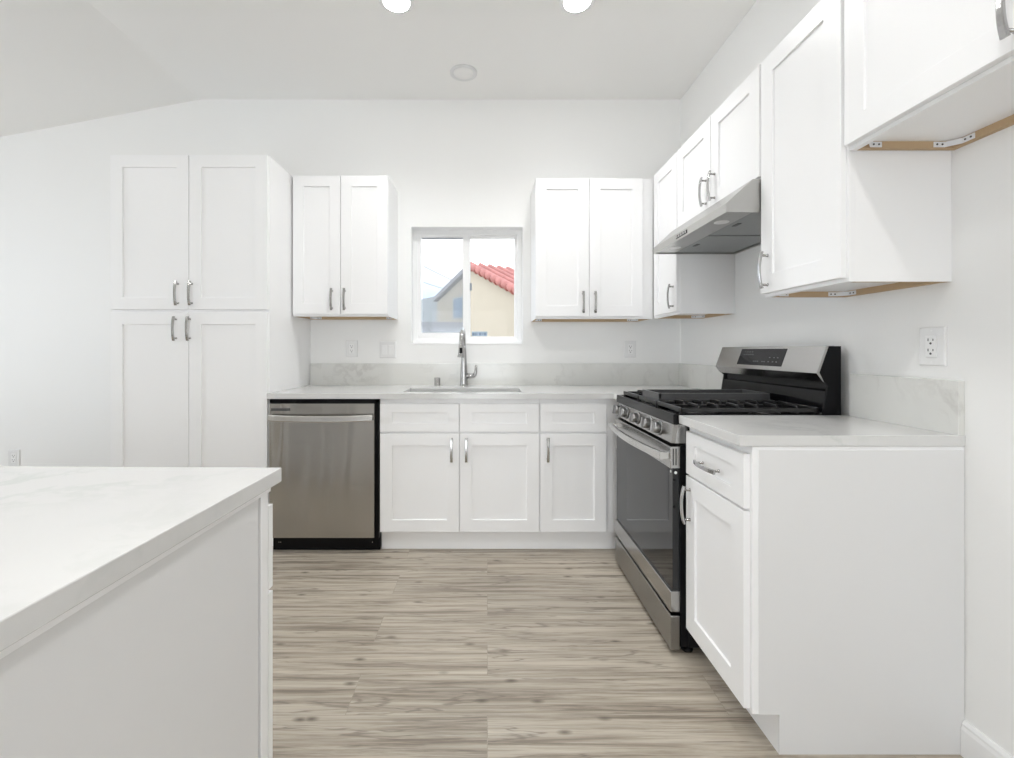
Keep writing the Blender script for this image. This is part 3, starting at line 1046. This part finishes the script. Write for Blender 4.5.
# control panel, leaning out at its foot
cp = MB()
prof = [(0.2, 31.7), (0.6, 34.5), (2.5, 34.5), (2.5, 31.7)]
cpr = lambda x, ins: [(x, y + (ins if y < 1 else 0), z) for y, z in prof]
cp.loft([cpr(0.25, 0.5), cpr(0.6, 0.0), cpr(29.4, 0.0), cpr(29.75, 0.5)], True, True)
cpo = cp.build('control_panel', 'steel_x', t)
th = math.atan2(0.42, 2.8)
for x in (2.6, 7.0, 13.7, 19.9, 24.5):
    m = MB()
    m.lathe((0, 0, 0), [(1.12, 0.0), (1.12, -0.14), (1.0, -0.2)], 24, 'y')
    m.lathe((0, 0, 0), [(0.92, -0.15), (0.86, -1.05), (0.78, -1.15)], 24, 'y')
    m.box(-0.24, 0.24, -1.55, -0.2, -0.88, 0.88, 0.08)
    ko = m.build('knob', 'knob', cpo)
    ko.location = (x * S, 0.38 * S, 33.1 * S)
    ko.rotation_euler = (-th, 0, 0)
# cooktop
c = MB()
c.box(0.0, 30.0, 0.35, 1.15, 34.5, 36.1, 0.12)
c.box(0.0, 0.7, 1.1, DR - 3.2, 35.0, 36.1, 0.08)
c.box(29.3, 30.0, 1.1, DR - 3.2, 35.0, 36.1, 0.08)
c.box(0.6, 29.4, 1.0, DR - 3.2, 35.0, 35.5)
ck = c.build('cooktop', 'enamel', t)
for (x, y, r) in ((5.3, 6.5, 1.7), (5.3, 17.5, 1.4), (24.7, 6.5, 1.8), (24.7, 17.5, 1.4), (15.0, 12.0, 1.6)):
    m = MB()
    m.lathe((x, y, 35.45), [(r + 0.5, 0.0), (r + 0.5, 0.25), (r + 0.1, 0.35), (r + 0.1, 0.7), (r, 0.85), (r, 0.95), (r * .6, 1.0)], 24)
    m.build('burner', 'iron', ck)
def grate(x0, x1, n):
    g = MB()
    y0, y1, zt_ = 1.6, DR - 3.9, 37.0
    w = 0.42
    for x in (x0, x1 - w):
        g.box(x, x + w, y0, y1, zt_ - 0.75, zt_ - 0.1, 0.08)
    for y in (y0, y1 - w):
        g.box(x0, x1, y, y + w, zt_ - 0.75, zt_, 0.1)
    for x in (x0 + .1, x1 - w - .1):
        for y in (y0, (y0 + y1) / 2, y1 - w):
            g.box(x, x + w, y, y + w, 35.5, zt_ - 0.4)
    xm = (x0 + x1) / 2
    g.box(xm - w / 2, xm + w / 2, y0, y1, zt_ - 0.6, zt_ - 0.05, 0.08)
    for i in range(1, n):
        y = y0 + (y1 - y0) * i / n
        for s in (-1, 1):
            xe = x0 if s < 0 else x1
            g.sweep([(xe - s * 0.2, y, zt_ - 0.5), (xe - s * 0.7, y, zt_ + 0.12), (xe - s * 2.0, y, zt_ + 0.22), (xm + s * 1.1, y, zt_ + 0.22), (xm + s * 0.9, y, zt_ - 0.2)], (0, 1, 0), 0.34, 0.34)
    return g
grate(0.75, 10.2, 7).build('grate', 'iron', ck)
grate(19.9, 29.25, 7).build('grate', 'iron', ck)
g = MB()
g.box(10.4, 10.9, 1.6, DR - 3.9, 36.2, 36.9, 0.08)
g.box(19.2, 19.7, 1.6, DR - 3.9, 36.2, 36.9, 0.08)
g.box(10.4, 19.7, 1.6, 2.1, 36.2, 37.0, 0.08)
g.box(10.4, 19.7, DR - 4.4, DR - 3.9, 36.2, 36.9, 0.08)
for x in (10.5, 19.2):
    for y in (1.6, DR - 4.4):
        g.box(x, x + 0.4, y, y + 0.4, 35.5, 36.3)
g.build('grate', 'iron', ck)
g = MB()
g.box(10.9, 19.2, 2.2, DR - 5.0, 36.9, 37.4, 0.08)
g.box(10.9, 11.4, 2.2, DR - 5.0, 37.3, 38.2, 0.1)
g.box(18.7, 19.2, 2.2, DR - 5.0, 37.3, 38.2, 0.1)
g.box(10.9, 19.2, 2.2, 2.7, 37.3, 38.2, 0.1)
g.box(10.9, 19.2, DR - 5.5, DR - 5.0, 37.3, 38.2, 0.1)
g.build('griddle', 'griddle', ck)
# backguard
gx = lambda X: X - RX
bg = MB()
bg.prism([(gx(51.7), 46.3), (gx(50.6), 46.3), (gx(49.1), 42.2), (gx(50.1), 40.9), (gx(51.7), 40.9)], 'x', 0.02, 29.98)
bgo = bg.build('backguard', 'steel_x', t)
lo = MB()
lo.prism([(gx(52.6), 46.2), (gx(51.6), 46.2), (gx(51.6), 40.8), (gx(51.1), 40.8), (gx(51.1), 39.7), (gx(50.6), 39.5), (gx(50.2), 36.2), (gx(49.2), 35.3), (gx(52.6), 35.3)], 'x', 0.2, 29.8)
lo.build('backguard_base', 'enamel', t)
for a, b_ in ((0.0, 0.35), (29.62, 30.0)):
    ec = MB()
    ec.prism([(gx(52.75), 46.25), (gx(50.95), 46.25), (gx(49.55), 42.3), (gx(50.25), 40.9), (gx(50.8), 40.4), (gx(50.0), 35.3), (gx(52.75), 35.3)], 'x', a, b_)
    ec.build('end_cap', 'black', t)
# display set on the leaning face
fa = Vector((gx(49.1), 42.2))
fb = Vector((gx(50.6), 46.3))
fd = (fb - fa)
nrm = Vector((-fd.y, fd.x)).normalized()
def on_face(u, d):
    p = fa + fd * u + nrm * d
    return (p.x, p.y)
dp = MB().prism([on_face(0.17, 0.0), on_face(0.9, 0.0), on_face(0.9, 0.05), on_face(0.17, 0.05)], 'x', 7.9, 21.4)
mk = MB()
for row, cols in ((0.62, (9.2, 9.9, 10.6, 11.3, 12.0)), (0.74, (9.2, 10.0, 10.8, 11.6)), (0.32, (13.0, 13.6, 14.2, 15.6, 16.2, 17.4, 18.6, 19.6)), (0.5, (17.4, 18.6, 19.6))):
    for x in cols:
        mk.prism([on_face(row, 0.055), on_face(row + 0.045, 0.055), on_face(row + 0.045, 0.065), on_face(row, 0.065)], 'x', x, x + 0.42)
build_multi('display', [(dp, 'display'), (mk, 'mark')], bgo)

# ------------------------------------------------------------------ island in the foreground (turned a little)
IR = math.radians(-1.2)
t = thing('island_cabinet', 'white kitchen island cabinet with plain end panel, foreground left', 'island', (-16.87, 37.3, 0), IR)
# local: x 0 at right edge of slab, negative to the left; y 0 at far edge, negative towards the camera
ix1 = -0.5
b = MB()
b.box(-31.0, ix1 - 0.75, -36.0, -1.75, 0.0, 34.8)
b.box(-70.0, -30.9, -36.0, -17.0, 0.0, 34.8)  # unseen recess, shaped for what the dishwasher door reflects
b.box(-31.0, ix1, -2.3, -1.25, 4.4, 34.8, 0.04)               # face frame on the far, kitchen side
b.build('body', 'cab', t)
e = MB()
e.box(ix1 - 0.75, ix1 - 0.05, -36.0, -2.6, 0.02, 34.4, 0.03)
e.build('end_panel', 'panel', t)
MB().box(ix1 - 0.25, ix1 + 0.25, -36.0, -1.3, 34.45, 34.82, 0.03).build('top_trim', 'cab', t)
for i, (xa, xb) in enumerate(((ix1 - 15.1, ix1 - 0.0), (ix1 - 30.4, ix1 - 15.3))):
    for kind, za, zb, rl in (('drawer', 26.55, 33.2, 1.9), ('door', 4.75, 26.2, 2.7)):
        d = shaker(-xb, -xa, za, zb, 2.7, rl).build(kind, 'cab', t)
        d.location = (0, -1.2 * S, 0)
        d.rotation_euler = (0, 0, PI)
for x in (-43.0, -56.0, -70.0):  # unseen posts added to put streaks in the dishwasher's reflection
    MB().box(x, x + 2.6, -4.4, -1.8, 0.0, 34.8, 0.1).build('added_post', 'cab', t)
c = MB()
c.box(-72.0, 0.0, -38.0, 0.0, 34.85, 36.0, 0.07)
o = tag(c.build('countertop', 'quartz'), 'large white quartz island worktop in the foreground, cut off by left edge', 'countertop')
o.location = (-16.87 * S, 37.3 * S, 0)
o.rotation_euler = (0, 0, IR)

# ------------------------------------------------------------------ outside the window
struct(MB().box(-900, 900, YB + 6.5, 2200, -14, -6).build('ground', 'ground'))
D0 = 600.0
K = D0 / 454.3
apex = Vector((-16.3 * K, D0))
wdir = Vector((0.56, -0.83))
wdir.normalize()
ridge = Vector((0.83, 0.56))
ridge.normalize()
hz = EYE + 86.0 * K
sl, sll = 0.44, 0.36
nh = thing('neighbour_house', 'beige stucco house with red tile roof, seen through the window', 'house', (apex.x, apex.y, -6), math.atan2(wdir.y, wdir.x))
# local: x along the gable wall (to the right), y along the ridge (away), z up from the ground
az = hz + 6
wl, wr, ln_ = -96.0, 190.0, 420.0
b = MB()
b.prism([(wl, 0), (wr, 0), (wr, az - 7 - sl * wr), (0, az - 7), (wl, az - 7 - sll * -wl)], 'y', 0, ln_)
b.build('house_wall', 'stucco', nh)
for s, wd in ((-1, -wl + 2), (1, wr + 12)):
    r = MB()
    sv = sl if s > 0 else sll
    r.prism([(0, az), (s * wd, az - sv * wd), (s * wd, az - sv * wd - 5), (0, az - 6)], 'y', -6, ln_ + 6)
    ro = r.build('roof_slope', 'tile_pan' if s > 0 else 'fascia', nh)
    if s > 0:
        # barrel tiles: rolls running down the slope and a rake row along the gable edge
        q = MB()
        for j in range(24):
            y = -2 + j * 15.0
            q.tube([(2, y, az + 0.4), (wd, y, az - sl * wd + 0.6 + sl * 2)], 3.2, 8)
        q.build('roof_tiles', 'tile', ro)
        q = MB()
        for j in range(18):
            x = 3 + j * 11.0
            q.tube([(x, -6.5, az - sl * x + 1.2), (x + 12.5, -6.5, az - sl * (x + 12.5) - 0.6)], [4.6, 5.4], 10)
        q.build('rake_tiles', 'tile', ro)
f = MB().box(-46, -20, -1.2, 0.4, az - 70, az - 40, 0.3).build('house_window', 'stucco_grey', nh)
MB().box(-44, -22, -1.6, -1.0, az - 68, az - 42).build('house_pane', 'sticker_ink', f)
MB().box(-180, wl - 4, 2, 160, 0, 134).build('house_wing', 'stucco_grey', nh)
# block wall between the lots
bw = thing('yard_wall', 'low grey wall seen through left window pane, before the house', 'wall', (-40, 420, -6))
m = MB()
m.box(-160, 16, 0, 8, 0, 74)
m.build('wall_body', 'block', bw)
m = MB()
m.box(-160, 17, -1, 9, 74, 78)
m.build('wall_cap', 'fascia', bw)
m = MB()
m.sweep([(-16, -2, 75), (2, -2, 52)], (0, 1, 0), 1.5, 2.2)
m.build('brace', 'fascia', bw)
# overhead cables running down to the house gable
for p0, p1, lab in (((-190, 850, 250), (-43, 634, 141), 'thin overhead utility cable ending at the house gable, upper one'),
                    ((-200, 860, 214), (-58, 655, 133), 'thin overhead utility cable ending at the house gable, lower one')):
    pts = []
    for j in range(9):
        u = j / 8
        pts.append(tuple(p0[k] + (p1[k] - p0[k]) * u - (5 * math.sin(PI * u) if k == 2 else 0) for k in range(3)))
    cb = MB().tube(pts, 0.45, 6).build('service_cable', 'wire')
    cb['label'] = lab
    cb.parent = nh
    cb.matrix_parent_inverse = (Matrix.Translation(nh.location) @ Matrix.Rotation(nh.rotation_euler.z, 4, 'Z')).inverted()
